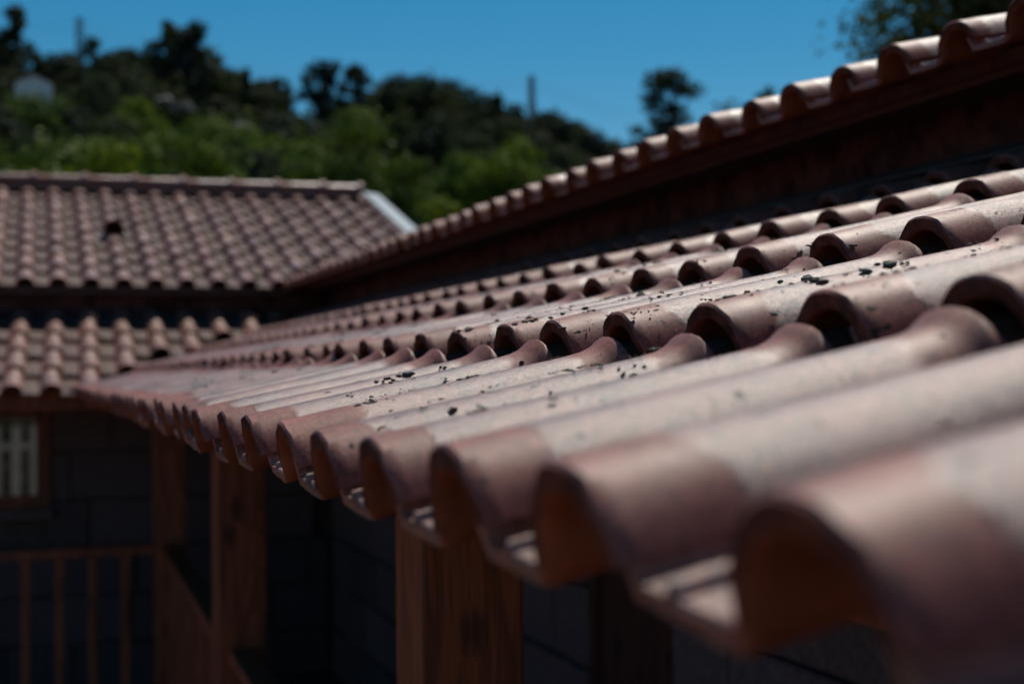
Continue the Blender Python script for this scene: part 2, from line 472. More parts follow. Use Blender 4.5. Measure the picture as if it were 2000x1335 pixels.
def hill_z(x, y):
    crest = 27.0 - 0.085 * x if x > -20 else 28.7 - 0.02 * (x + 20)
    crest = max(crest, 5.0)
    t = (y - 18 + 2.0 * math.sin(x * 0.09)) / 112.0
    if t <= 0: return -0.6
    if t < 1: z = crest * (t ** 1.12)
    else: z = crest * (1 + 0.02 * math.sin((t - 1) * 3)) - (t - 1) ** 1.5 * 14
    bump = 0.6 * math.sin(x * 0.21 + y * 0.13) + 0.45 * math.sin(x * 0.37 - y * 0.29 + 1.3)
    return max(z + bump * min(1, t * 3), -0.6)
xs = np.linspace(-160, 260, 141); ys = np.concatenate([np.linspace(16, 150, 90), np.linspace(156, 420, 30)])
V = [(x, y, hill_z(x, y)) for y in ys for x in xs]
nx = len(xs)
Fc = [(j * nx + i, j * nx + i + 1, (j + 1) * nx + i + 1, (j + 1) * nx + i) for j in range(len(ys) - 1) for i in range(nx - 1)]
hill = obj('hillside', mesh_from('hillside', V, Fc, M_HILL, 180)); hill['kind'] = 'structure'

# ------------------------------------------------------------------ main house with its tiled porch
EAVE_X, EAVE_Z, K0, S = 0.2235, -0.045, 1.9948, 0.2
UP_X, UP_Z, UP_Y0 = 1.6219, 0.643, 11.2156 * 0.2
WING_Y = 8.1                                    # lower eave of the wing
WALL_X = 2.06
ROW_SHIFT = (0, -0.0144, -0.0272, -0.0304, -0.03, -0.03)

house = thing('house', 'long granite house whose low tiled porch eave runs from near right into the distance', 'house', (4.0, 5.0, 0))
def part(name, me, parent, loc=(0, 0, 0), rot=None):
    """loc is in world axes; every parent sits unrotated"""
    o = bpy.data.objects.new(name, me)
    COL.objects.link(o)
    o.parent = parent
    pw = Vector((0, 0, 0)); q = parent
    while q is not None: pw += q.location; q = q.parent
    o.location = Vector(loc) - pw
    if rot is not None: o.rotation_euler = rot
    return o
def child_world(o, parent):
    """after setting matrix_world-like location on o, make it relative to the unrotated parent chain"""
    pw = Vector((0, 0, 0)); q = parent
    while q is not None: pw += q.location; q = q.parent
    m = o.matrix_basis.copy()
    m.translation -= pw
    o.matrix_basis = m

SL = DZ / EXP
def put_tile(*a, **k):
    o = tile_at(*a, **k)
    return o
def tile_row_obj(parent, x, y, zc, heading, tilt, meshes, sc=1.0, jit=1.0):
    o = bpy.data.objects.new('roof_tile', random.choice(meshes))
    COL.objects.link(o); o.parent = parent
    Rz = Matrix.Rotation(heading + random.gauss(0, 0.009) * jit, 4, 'Z')
    Ry = Matrix.Rotation(-(tilt + random.gauss(0, 0.004) * jit), 4, 'Y')
    Rx = Matrix.Rotation(random.gauss(0, 0.018) * jit, 4, 'X')
    up_ = (Rz @ Ry).to_3x3() @ Vector((0, 0, CREST))
    p = Vector((x, y, H + zc)) - up_ + (Rz.to_3x3() @ Vector((1, 0, 0))) * random.gauss(0, 0.0045) * jit
    pw = Vector((0, 0, 0)); q = parent
    while q is not None: pw += q.location; q = q.parent
    o.matrix_basis = Matrix.Translation(p - pw) @ Rz @ Ry @ Rx @ Matrix.Diagonal((1, sc, 1, 1))
    return o

# porch roof boarding, a sloped slab under the tiles
def slope_slab(x0, x1, y0, y1, z_of, th, cut=None):
    """slab over x0..x1 following z_of(x); far y edge optionally follows cut(x)"""
    ya = y1 if cut is None else cut(x0); yb = y1 if cut is None else cut(x1)
    top = [(x0, y0, z_of(x0)), (x1, y0, z_of(x1)), (x1, yb, z_of(x1)), (x0, ya, z_of(x0))]
    return MB().hexa([(x, y, z - th) for x, y, z in top] + top)
low_under = lambda x: H + EAVE_Z - CREST - 0.012 + SL * (x - EAVE_X) - 0.004
porch_roof = part('porch_roof', slope_slab(0.46, WALL_X - 0.002, -2.2, 0, low_under, 0.022, lambda x: WING_Y + (x - EAVE_X) - 0.01).mesh('porch_boarding', M_DARKWOOD), house)
eave_adj = {0: (0.004, 0.006), 1: (0.012, 0.004), 2: (-0.004, 0.0), 3: (-0.004, -0.001), 4: (-0.004, -0.003), 5: (-0.005, 0), 6: (0.004, 0.001),
            10: (-0.006, 0.003), 11: (0.002, 0.002), 12: (0.012, 0.003), 13: (0.03, 0.0), 14: (-0.02, 0.0)}
for c in range(5):
    k = -4 if c == 0 else -3
    while True:
        y = (k + K0) * S + ROW_SHIFT[c]
        if y > WING_Y + c * EXP + 0.14: break
        x = EAVE_X + c * EXP; z = EAVE_Z + c * DZ
        dy, dz = eave_adj.get(k, (0, 0)) if c == 0 else (random.gauss(0, 0.003), 0)
        near = y < 6.0
        tile_row_obj(porch_roof, x, y + dy, z + dz + random.gauss(0, 0.0012), 0.0, TILT, TILES, 1.0)
        k += 1

# upper roof: eave course and the courses behind it
UP_WY = 9.60                                     # upper eave of the wing
up_under = lambda x: H + UP_Z - CREST - 0.014 + SL * (x - UP_X)
upper_roof = part('upper_roof', slope_slab(UP_X + 0.15, UP_X + 3.0, -3.0, 0, up_under, 0.03, lambda x: UP_WY + (x - UP_X) - 0.01).mesh('upper_boarding', M_DARKWOOD), house)
k = -22
n_up = 0
while True:
    y = UP_Y0 + k * S
    if y > UP_WY + 0.1: break
    if y > -0.3:
        tile_row_obj(upper_roof, UP_X, y, UP_Z, 0.0, TILT, TILES if y < 5 else TILES_FAR)
        n_up += 1
    k += 1
# courses further up the slope, out of sight from the courtyard, joined
def joined_tiles(cells, heading, tilt, meshes):
    me0 = meshes[0]
    base = np.array([v.co for v in me0.vertices]); fac = [tuple(p.vertices) for p in me0.polygons]; fm0 = [p.material_index for p in me0.polygons]
    rot = np.array((Matrix.Rotation(heading, 3, 'Z') @ Matrix.Rotation(-tilt, 3, 'Y')))
    VV, FF, FM = [], [], []
    for (x, y, z) in cells:
        p = np.array((x, y, H + z)) - rot @ np.array((0, 0, CREST))
        b = len(VV) * len(base) if False else sum(len(a) for a in VV[-1:]) and None
        VV.append(base @ rot.T + p)
    nb = len(base)
    for i in range(len(cells)):
        FF += [tuple(i * nb + q for q in f) for f in fac]; FM += fm0
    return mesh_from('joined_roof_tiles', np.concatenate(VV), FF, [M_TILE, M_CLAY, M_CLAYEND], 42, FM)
cells = []
for c in range(0, 8):
    y = -2.9
    while y < UP_WY + c * EXP + 0.1:
        if not (c == 0 and y > -0.32): cells.append((UP_X + c * EXP, y, UP_Z + c * DZ))
        y += S
jt = part('roof_tile_courses', joined_tiles(cells, 0.0, TILT, TILES_FAR), upper_roof)
jt['kind'] = 'stuff'

# walls of the house: core plus granite blocks standing proud of it
FLOOR_Z = 0.55
WING_WALL_Y = 9.90
wall_top = H + 0.70
core = MB().box(WALL_X, -3.0, 0, 6.2, WING_WALL_Y + 0.28, wall_top)
wall = part('wall', core.mesh('house_wall', M_MORTAR), house)

def block_mesh(w, d, h, seed):
    rr = random.Random(seed)
    me = MB().box(-w / 2, -d / 2, -h / 2, w / 2, d / 2, h / 2).mesh('stone_block_mesh', M_STONE, bevel=0.012)
    for v in me.vertices:
        v.co += Vector((rr.uniform(-1, 1), rr.uniform(-1, 1), rr.uniform(-1, 1))) * 0.004
    return me
BLK = [block_mesh(1, 0.09, 0.3, s) for s in range(5)]
def lay_blocks(parent, along, a0, a1, face, z0, courses, hole=None):
    """granite courses along axis ('x' or 'y'); face = coordinate of the outer face; hole = (a_lo, a_hi, z_lo, z_hi)"""
    for ci in range(courses):
        zc = z0 + 0.155 + ci * 0.312
        a = a0 - random.uniform(0, 0.3)
        while a < a1:
            w = random.choice((0.42, 0.5, 0.58, 0.66))
            lo, hi = a + 0.006, min(a + w - 0.006, a1)
            a += w
            segs = [(lo, hi)]
            if hole and zc + 0.15 > hole[2] and zc - 0.15 < hole[3]:
                segs = [(lo, min(hi, hole[0] - 0.004)), (max(lo, hole[1] + 0.004), hi)]
            for (p, q) in segs:
                if q - p < 0.08: continue
                me = random.choice(BLK)
                mid = (p + q) / 2
                pr = random.uniform(-0.006, 0.006)
                if along == 'y':
                    o = part('stone_block', me, parent, (face + 0.045 + pr, mid, zc), (0, 0, R(90)))
                else:
                    o = part('stone_block', me, parent, (mid, face + 0.045 + pr, zc))
                o.scale = (q - p, 1, 1.0)
DOOR = (4.28, 5.02, FLOOR_Z, 2.15)
lay_blocks(wall, 'y', 1.2, WING_WALL_Y - 0.1, WALL_X - 0.075, FLOOR_Z, 6, DOOR)
# plastered strip between the porch roof and the upper eave
strip = part('plaster_strip', MB().box(WALL_X - 0.06, -3.0, H + 0.38, WALL_X - 0.002, WING_WALL_Y - 0.14, wall_top - 0.05).mesh('plaster_strip', M_PLASTER), house)
flash = part('flashing', slope_slab(WALL_X - 0.115, WALL_X - 0.062, -3.0, WING_WALL_Y - 0.2, lambda x: H + 0.515 + 0.5 * (x - WALL_X), 0.006).mesh('flashing', M_LEAD), house)
# soffit boards under the upper eave
for i in range(3):
    x0 = UP_X + 0.17 + i * 0.12
    zt = H + UP_Z - CREST - 0.045 + SL * (x0 - UP_X)
    part('soffit_board', MB().box(x0, -3.0, zt - 0.018, x0 + 0.115, UP_WY + 0.05, zt).mesh('soffit_board', M_DARKWOOD), upper_roof)
# the house door, dark wood in the granite opening
door = part('door', MB().box(WALL_X - 0.045, DOOR[0] + 0.06, FLOOR_Z, WALL_X - 0.003, DOOR[1] - 0.06, DOOR[3] - 0.06).mesh('door_leaf', M_DARKWOOD, 0.004), wall)
fr = MB()
fr.box(WALL_X - 0.07, DOOR[0], FLOOR_Z, WALL_X - 0.002, DOOR[0] + 0.058, DOOR[3])
fr.box(WALL_X - 0.07, DOOR[1] - 0.058, FLOOR_Z, WALL_X - 0.002, DOOR[1], DOOR[3])
fr.box(WALL_X - 0.07, DOOR[0] + 0.058, DOOR[3] - 0.058, WALL_X - 0.002, DOOR[1] - 0.058, DOOR[3])
part('door_frame', fr.mesh('door_frame', M_DARKWOOD), wall)
# porch floor, posts, beam, rafters
part('porch_floor', MB().box(0.36, -3.0, FLOOR_Z - 0.15, WALL_X - 0.08, WING_Y + 0.3, FLOOR_Z).mesh('porch_floor', M_STONE), house)
POSTS = ((0.588, 2.20), (0.627, 5.10), (0.683, 8.38))
for (px, py) in POSTS:
    top = low_under(px) - 0.19
    part('porch_post', MB().box(0, 0, FLOOR_Z + 0.002, 0.171, 0.171, top).mesh('porch_post', M_WOOD, 0.006), house, (px, py, 0))
beam = MB()
beam.hexa([(0.585, -2.0, low_under(0.585) - 0.188), (0.745, -2.0, low_under(0.585) - 0.188), (0.86, 8.54, low_under(0.585) - 0.16), (0.685, 8.54, low_under(0.585) - 0.16),
           (0.585, -2.0, low_under(0.585) - 0.03), (0.745, -2.0, low_under(0.585) - 0.03), (0.86, 8.54, low_under(0.585) - 0.026), (0.685, 8.54, low_under(0.585) - 0.026)])
part('porch_beam', beam.mesh('porch_beam', M_WOOD, 0.004), house)

# ------------------------------------------------------------------ wing house across the end of the court
wing = thing('wing_house', 'tiled house wing across the far end of the court with a ridge and metal verge', 'house', (0.5, 11.0, 0))
WX0 = -2.3
wlow = lambda y: H + EAVE_Z - CREST - 0.016 + SL * (y - WING_Y)
def slope_slab_y(x0, x1, y0, y1, z_of, th, cut0=None, cut1=None):
    xa = x1 if cut0 is None else cut0; xb = x1 if cut1 is None else cut1
    top = [(x0, y0, z_of(y0)), (xa, y0, z_of(y0)), (xb, y1, z_of(y1)), (x0, y1, z_of(y1))]
    return MB().hexa([(x, y, z - th) for x, y, z in top] + top)
w_porch_roof = part('porch_roof', slope_slab_y(WX0, 0, WING_Y + 0.24, WING_WALL_Y - 0.002, wlow, 0.022, EAVE_X + 0.24, EAVE_X + WING_WALL_Y - WING_Y).mesh('wing_porch_boarding', M_DARKWOOD), wing)
for c in range(6):
    y = WING_Y + c * EXP
    if y > WING_WALL_Y: break
    i = -10
    while True:
        x = -0.035 + 0.2045 * i - 0.012 * (4 - c)
        if x > EAVE_X + c * EXP + 0.14: break
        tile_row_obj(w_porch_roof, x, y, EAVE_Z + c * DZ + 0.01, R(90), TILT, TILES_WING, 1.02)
        i += 1

UEXP, UDZ, NC = 0.335, 0.110, 9
USL = UDZ / UEXP
UTILT = math.atan2(UDZ, UEXP) - math.asin(STEP / math.hypot(UEXP, UDZ))
RIDGE_Y = UP_WY + NC * UEXP - 0.03
wup = lambda y: H + UP_Z - CREST - 0.018 + USL * (y - UP_WY)
VX = 2.86                                         # verge
w_upper_roof = part('upper_roof', slope_slab_y(WX0, VX - 0.03, UP_WY + 0.10, RIDGE_Y, wup, 0.03, UP_X + 0.12, VX - 0.03).mesh('wing_boarding', M_DARKWOOD), wing)
for c in range(NC):
    y = UP_WY + c * UEXP
    i = -9
    while True:
        x = -0.018 + 0.2035 * i + 0.002 * c
        if x > VX - 0.01 or (c == 0 and x > UP_X + 0.22): break
        if not (i == 3 and c == 4):
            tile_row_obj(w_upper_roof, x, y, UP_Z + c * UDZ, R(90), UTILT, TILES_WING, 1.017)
        i += 1
# the raised vent tile with its dark mouth
def vent_mesh():
    prof = [(-0.078 + 0.0, 0.0)] 
    V, Fc = [], []
    n = 13
    for v, r, h in ((0.0, 0.074, 0.050), (0.10, 0.073, 0.036), (0.22, 0.066, 0.012), (0.36, 0.056, 0.0)):
        for rad in (r, r - 0.012):
            for i in range(n):
                a = R(-88) + R(176) * i / (n - 1)
                V.append((v, rad * math.sin(a), rad * math.cos(a) + (h if abs(a) < R(86) else 0)))
    m = 2 * n
    for s in range(3):
        for i in range(n - 1):
            Fc.append((s * m + i, s * m + i + 1, (s + 1) * m + i + 1, (s + 1) * m + i))
            Fc.append((s * m + n + i + 1, s * m + n + i, (s + 1) * m + n + i, (s + 1) * m + n + i + 1))
    for s in (0, 3):
        for i in range(n - 1):
            q = (s * m + i, s * m + n + i, s * m + n + i + 1, s * m + i + 1)
            Fc.append(q if s == 0 else q[::-1])
    return mesh_from('vent_tile', V, Fc, M_RIDGE, 40)
vx = -0.018 + 0.2035 * 3 + 0.008
vy = UP_WY + 4 * UEXP
tile_row_obj(w_upper_roof, vx, vy + 0.16, UP_Z + 4 * UDZ + 0.022, R(90), UTILT, TILES_FAR, 1.017)
vent = part('vent_tile', vent_mesh(), w_upper_roof, (vx, vy - 0.02, H + UP_Z + 4 * UDZ - CREST + 0.02), (0, -UTILT * 0.7, R(90)))
# ridge: half-round caps with collars over a mortar bed
RZ = H + UP_Z + USL * (RIDGE_Y - UP_WY) + 0.010
def ridge_mesh():
    V, Fc = [], []
    n = 11
    st = ((0.0, 0.086), (0.006, 0.092), (0.05, 0.092), (0.058, 0.072), (0.30, 0.068), (0.41, 0.066))
    for v, r in st:
        for rad in (r, r - 0.013):
            for i in range(n):
                a = R(-86) + R(172) * i / (n - 1)
                V.append((v, rad * math.sin(a), rad * math.cos(a)))
    m = 2 * n
    for s in range(len(st) - 1):
        for i in range(n - 1):
            Fc.append((s * m + i, s * m + i + 1, (s + 1) * m + i + 1, (s + 1) * m + i))
            Fc.append((s * m + n + i + 1, s * m + n + i, (s + 1) * m + n + i, (s + 1) * m + n + i + 1))
        Fc.append((s * m + n, s * m, (s + 1) * m, (s + 1) * m + n))
        Fc.append((s * m + n - 1, s * m + 2 * n - 1, (s + 1) * m + 2 * n - 1, (s + 1) * m + n - 1))
    for s in (0, len(st) - 1):
        for i in range(n - 1):
            q = (s * m + i, s * m + n + i, s * m + n + i + 1, s * m + i + 1)
            Fc.append(q if s == 0 else q[::-1])
    return mesh_from('ridge_tile_mesh', V, Fc, M_RIDGE, 40)
RM = ridge_mesh()
ridge_caps = [(-0.01 + 0.4045 * i) for i in range(-5, 8)]
for xr in ridge_caps:
    if xr - 0.39 < WX0 - 0.3: continue
    # collar towards +X
    part('ridge_tile', RM, w_upper_roof, (min(xr + 0.09, VX - 0.02), RIDGE_Y + random.gauss(0, 0.004), RZ + random.gauss(0, 0.003)), (0, 0, R(180)))
part('ridge_mortar', MB().hexa([(WX0, RIDGE_Y - 0.06, RZ - 0.075), (VX - 0.06, RIDGE_Y - 0.06, RZ - 0.075), (VX - 0.06, RIDGE_Y + 0.085, RZ - 0.075), (WX0, RIDGE_Y + 0.085, RZ - 0.075),
     (WX0, RIDGE_Y - 0.045, RZ + 0.02), (VX - 0.06, RIDGE_Y - 0.045, RZ + 0.02), (VX - 0.06, RIDGE_Y + 0.065, RZ + 0.02), (WX0, RIDGE_Y + 0.065, RZ + 0.02)]).mesh('ridge_mortar', M_BED), w_upper_roof)
# back slope
part('back_slope', MB().hexa([(WX0, RIDGE_Y + 0.05, RZ - 0.11), (VX, RIDGE_Y + 0.05, RZ - 0.11), (VX, RIDGE_Y + 3.0, RZ - 1.05), (WX0, RIDGE_Y + 3.0, RZ - 1.05),
     (WX0, RIDGE_Y + 0.05, RZ - 0.03), (VX, RIDGE_Y + 0.05, RZ - 0.03), (VX, RIDGE_Y + 3.0, RZ - 0.97), (WX0, RIDGE_Y + 3.0, RZ - 0.97)]).mesh('back_slope', M_CLAY), wing)
# sheet-metal verge along the right-hand gable edge
vz = lambda y: H + UP_Z + USL * (y - UP_WY) + 0.012
vg = MB()
ya, yb = UP_WY + 0.85, RIDGE_Y + 0.04
vg.hexa([(VX - 0.01, ya, vz(ya) - 0.03), (VX + 0.14, ya, vz(ya) - 0.05), (VX + 0.14, yb, vz(yb) - 0.05), (VX - 0.01, yb, vz(yb) - 0.03),
         (VX - 0.01, ya, vz(ya) - 0.004), (VX + 0.14, ya, vz(ya) - 0.024), (VX + 0.14, yb, vz(yb) - 0.024), (VX - 0.01, yb, vz(yb) - 0.004)])
part('verge_flashing', vg.mesh('verge_flashing', M_GALV), wing)
# wing wall and window
WIN = (-0.62, 0.135, H - 0.85, H - 0.20)
wwall = part('wall', MB().box(WX0, WING_WALL_Y, 0, WALL_X - 0.005, WING_WALL_Y + 0.26, H + 0.62).mesh('wing_wall', M_MORTAR), wing)
lay_blocks(wwall, 'x', WX0 + 0.02, WALL_X - 0.1, WING_WALL_Y - 0.075, FLOOR_Z, 6, WIN)
part('plaster_strip', MB().box(WX0, WING_WALL_Y - 0.062, H + 0.40, WALL_X - 0.13, WING_WALL_Y - 0.002, H + 0.62).mesh('wing_plaster', M_PLASTER), wing)
for i in range(3):
    y0 = UP_WY + 0.075 + i * 0.09
    zt = H + UP_Z - CREST - 0.045 + USL * (y0 - UP_WY)
    part('soffit_board', MB().box(WX0, y0, zt - 0.018, UP_X + 0.07, y0 + 0.086, zt).mesh('wing_soffit_board', M_DARKWOOD), w_upper_roof)
window = part('window', MB().box(WIN[0], WING_WALL_Y - 0.03, WIN[2], WIN[1], WING_WALL_Y - 0.004, WIN[3]).mesh('window_backing', M_DARKWOOD), wwall)
fr = MB(); fw_ = 0.085; y0, y1 = WING_WALL_Y - 0.085, WING_WALL_Y - 0.032
fr.box(WIN[0], y0, WIN[2], WIN[0] + fw_, y1, WIN[3]); fr.box(WIN[1] - fw_, y0, WIN[2], WIN[1], y1, WIN[3])
fr.box(WIN[0] + fw_, y0, WIN[2], WIN[1] - fw_, y1, WIN[2] + fw_); fr.box(WIN[0] + fw_, y0, WIN[3] - fw_ * 0.6, WIN[1] - fw_, y1, WIN[3])
part('frame', fr.mesh('window_frame', M_WOOD), window)
mx_ = (WIN[0] + WIN[1]) / 2
part('mullion', MB().box(mx_ - 0.025, y0 + 0.004, WIN[2] + fw_, mx_ + 0.025, y1, WIN[3] - fw_ * 0.6).mesh('mullion', M_WOOD), window)
for xa, xb in ((WIN[0] + fw_, mx_ - 0.025), (mx_ + 0.025, WIN[1] - fw_)):
    part('pane', MB().box(xa, WING_WALL_Y - 0.052, WIN[2] + fw_, xb, WING_WALL_Y - 0.046, WIN[3] - fw_ * 0.6).mesh('pane', M_GLASS), window)
part('sill', MB().box(WIN[0] - 0.04, WING_WALL_Y - 0.13, WIN[2] - 0.065, WIN[1] + 0.02, WING_WALL_Y - 0.005, WIN[2] - 0.004).mesh('window_sill', M_STONE, 0.006), wwall)
part('porch_floor', MB().box(WX0, WING_Y + 0.304, FLOOR_Z - 0.15, 1.98, WING_WALL_Y - 0.08, FLOOR_Z - 0.003).mesh('wing_porch_floor', M_STONE), wing)
zb = wlow(WING_Y + 0.42)
part('porch_beam', MB().box(WX0, 8.40, zb - 0.185, 0.684, 8.54, zb - 0.028).mesh('wing_porch_beam', M_WOOD, 0.004), wing)
part('gable_wall', MB().hexa([(VX - 0.30, UP_WY + 1.3, 0.5), (VX - 0.06, UP_WY + 1.3, 0.5), (VX - 0.06, RIDGE_Y + 2.8, 0.5), (VX - 0.30, RIDGE_Y + 2.8, 0.5),
     (VX - 0.30, UP_WY + 1.3, H + 0.6), (VX - 0.06, UP_WY + 1.3, H + 0.6), (VX - 0.06, RIDGE_Y + 2.8, H + 0.6), (VX - 0.30, RIDGE_Y + 2.8, H + 0.6)]).mesh('gable_wall', M_PLASTER), wing)

# ------------------------------------------------------------------ railings
def railing(label, p0, p1, spacing, first):
    p0, p1 = Vector(p0), Vector(p1)
    d = (p1 - p0); Ln = d.length; d.normalize()
    ang = math.atan2(d.y, d.x)
    t = thing('wooden_railing', label, 'railing', (p0.x, p0.y, FLOOR_Z))
    t.rotation_euler = (0, 0, ang)
    ztop = 1.09
    o = obj('top_rail', MB().box(0, -0.045, ztop - 0.05, Ln, 0.045, ztop).mesh('top_rail', M_WOOD, 0.006), t)
    o = obj('bottom_rail', MB().box(0, -0.03, 0.10, Ln, 0.03, 0.16).mesh('bottom_rail', M_WOOD, 0.005), t)
    bm_ = MB().box(-0.024, -0.018, 0.161, 0.024, 0.018, ztop - 0.051).mesh('baluster_mesh', M_WOOD, 0.004)
    a = first
    while a < Ln - 0.03:
        obj('baluster', bm_, t, (a, 0, 0)); a += spacing
    return t
railing('red-brown wooden railing across the far porch in front of the stone wall and window', (WX0, 8.46, 0), (0.68, 8.46, 0), 0.179, 2.284 - 0.179 * 12)
railing('wooden railing running along the near porch between the two farther posts', (0.70, 5.275, 0), (0.76, 8.375, 0), 0.179, 0.1)
railing('wooden railing running along the near porch from the nearest post', (0.665, 2.375, 0), (0.71, 5.095, 0), 0.179, 0.1)

# ------------------------------------------------------------------ moss and lichen lumps on the porch tiles
def lumps(n, seed, mat_name, mat, rmin, rmax, sub=2):
    rr = random.Random(seed)
    ico = bmesh.new(); bmesh.ops.create_icosphere(ico, subdivisions=sub, radius=1.0)
    bv = np.array([v.co for v in ico.verts]); bf = [tuple(v.index for v in f.verts) for f in ico.faces]; ico.free()
    V, Fc = [], []
    def surf(x, y, c):
        """height of a tile barrel or pan top at x, y on course c"""
        ks = (y - ROW_SHIFT[c]) / S - K0
        u = (ks - round(ks)) * S
        v = (x - EAVE_X - c * EXP) / math.cos(TILT)
        ro = TILE_R * (1 - 0.17 * v / 0.42)
        if abs(u) < ro * 0.97: w = math.sqrt(ro * ro - u * u) * 1.02
        else: w = 0.0125
        return EAVE_Z - CREST + c * DZ + math.tan(TILT) * (x - EAVE_X - c * EXP) + w, u
    cnt = 0
    while cnt < n:
        cy = rr.uniform(0.25, 4.2); cx = EAVE_X + rr.triangular(0.02, 1.3, 0.25)
        c = int((cx - EAVE_X) / EXP)
        cl = rr.choice((1, 1, 2, 3, 4, 7))
        base_r = rr.uniform(rmin, rmax) * rr.choice((0.4, 0.6, 0.85, 1.0, 1.2))
        for j in range(cl):
            x = cx + rr.gauss(0, base_r * 2.6) * (j > 0); y = cy + rr.gauss(0, base_r * 1.4) * (j > 0)
            c2 = min(max(int((x - EAVE_X) / EXP), 0), 4)
            if x < EAVE_X + 0.012 or c2 != c or (x - EAVE_X) % EXP > EXP - 0.03: continue
            z, u = surf(x, y, c)
            if abs(u) > 0.052: continue
            r_ = base_r * rr.uniform(0.55, 1.0)
            q = bv * (1 + 0.35 * np.array([rr.uniform(-1, 1) for _ in range(len(bv))]))[:, None]
            q = q * np.array((r_ * rr.uniform(0.8, 1.5), r_ * rr.uniform(0.7, 1.1), r_ * rr.uniform(0.35, 0.6)))
            b = len(V)
            V.extend((q + np.array((x, y, H + z + r_ * 0.08))).tolist())
            Fc.extend([tuple(b + i for i in f) for f in bf])
        cnt += 1
    return mesh_from(mat_name, V, Fc, mat, 180)
o = part('moss', lumps(950, 5, 'moss_lumps', M_MOSS, 0.0018, 0.0052), porch_roof); o['kind'] = 'stuff'
o = part('lichen', lumps(420, 8, 'lichen_lumps', M_LICHEN, 0.002, 0.0055), porch_roof); o['kind'] = 'stuff'

o = part('crumbs', lumps(3800, 21, 'dirt_crumbs', M_MOSS, 0.0011, 0.0024, 1), porch_roof); o['kind'] = 'stuff'

# ------------------------------------------------------------------ trees
def ray(px, py, Y):
    """world point at depth Y (metres along the court) on the line through a picture point of the 2000 px wide photograph"""
    dx, dy = px - 1000, py - 667.5
    u = dx * math.cos(ROLL) - dy * math.sin(ROLL); v = dx * math.sin(ROLL) + dy * math.cos(ROLL)
    d = fwd * F_PX + rt0 * u - up0 * v
    return Vector((d.x * Y / d.y, Y, H + d.z * Y / d.y))

def crown_mesh(name, blobs, n_leaf, leaf, mat, seed, flat=0.75):
    """many small leaf quads spread through a set of lumpy blobs; blobs = (x, y, z, r)"""
    g_ = np.random.default_rng(seed)
    bl = np.array(blobs, float)
    wgt = bl[:, 3] ** 2; wgt /= wgt.sum()
    pick = g_.choice(len(bl), n_leaf, p=wgt)
    d = g_.normal(size=(n_leaf, 3)); d /= np.linalg.norm(d, axis=1)[:, None]
    lump = 1 + 0.34 * np.sin(d[:, 0] * 5 + pick * 1.7) * np.sin(d[:, 1] * 5 + pick) + 0.2 * np.sin(d[:, 2] * 7 + pick * 2.3)
    rad = bl[pick, 3] * lump * (0.45 + 0.55 * g_.random(n_leaf) ** 0.45) * np.where(g_.random(n_leaf) < 0.12, 1.3, 1.0)
    c = bl[pick, :3] + d * rad[:, None] * np.array((1, 1, flat))
    nrm = d + 0.5 * g_.normal(size=(n_leaf, 3)); nrm /= np.linalg.norm(nrm, axis=1)[:, None]
    a = np.cross(nrm, g_.normal(size=(n_leaf, 3))); a /= np.linalg.norm(a, axis=1)[:, None]
    b = np.cross(nrm, a)
    s = leaf * (0.5 + g_.random(n_leaf))[:, None]
    quad = np.stack([c - a * s - b * s * 0.45, c + a * s * 0.2 - b * s * 0.6, c + a * s + b * s * 0.2, c - a * s * 0.1 + b * s * 0.6], 1).reshape(-1, 3)
    me = bpy.data.meshes.new(name)
    me.vertices.add(n_leaf * 4); me.vertices.foreach_set('co', quad.ravel())
    me.loops.add(n_leaf * 4); me.loops.foreach_set('vertex_index', np.arange(n_leaf * 4))
    me.polygons.add(n_leaf); me.polygons.foreach_set('loop_start', np.arange(n_leaf) * 4)
    me.update(); me.validate()
    me.materials.append(mat)
    return me

def trunk_mesh(name, h, r, limbs, seed):
    rr = random.Random(seed)
    mb = MB()
    pts = [(0, 0, -0.5)]; rads = [r * 1.25]
    for i in range(1, 6):
        pts.append((rr.uniform(-.03, .03) * h * i / 5, rr.uniform(-.03, .03) * h * i / 5, h * i / 5)); rads.append(r * (1 - 0.15 * i))
    mb.tube(pts, rads, 8)
    for (x, y, z) in limbs:
        s0 = pts[rr.choice((2, 3, 4))]
        mid = ((s0[0] + x) / 2 + rr.uniform(-.1, .1), (s0[1] + y) / 2, (s0[2] * 0.6 + z * 0.4))
        mb.tube([s0, mid, (x, y, z)], [r * 0.5, r * 0.35, r * 0.12], 6)
    return mb.mesh(name, M_BARK, 0, 60)

def round_tree(seed, hgt, rad, n=5, leaves=5000, leaf=0.13, mat=None, low=0.25):
    """broad rounded crown"""
    rr = random.Random(seed)
    bl = [(0, 0, hgt * 0.62, rad * 0.72)]
    for i in range(n):
        a = 2 * math.pi * i / n + rr.uniform(-.4, .4)
        bl.append((math.cos(a) * rad * rr.uniform(.4, .62), math.sin(a) * rad * rr.uniform(.4, .62), hgt * rr.uniform(low + .12, .74), rad * rr.uniform(.36, .55)))
    bl.append((rr.uniform(-.15, .15) * rad, 0, hgt - rad * 0.36, rad * 0.42))
    crown = crown_mesh('round_crown', bl, leaves, leaf, mat, seed)
    trunk = trunk_mesh('tree_trunk', hgt * 0.6, hgt * 0.028, [b[:3] for b in bl[1:]], seed)
    return trunk, crown

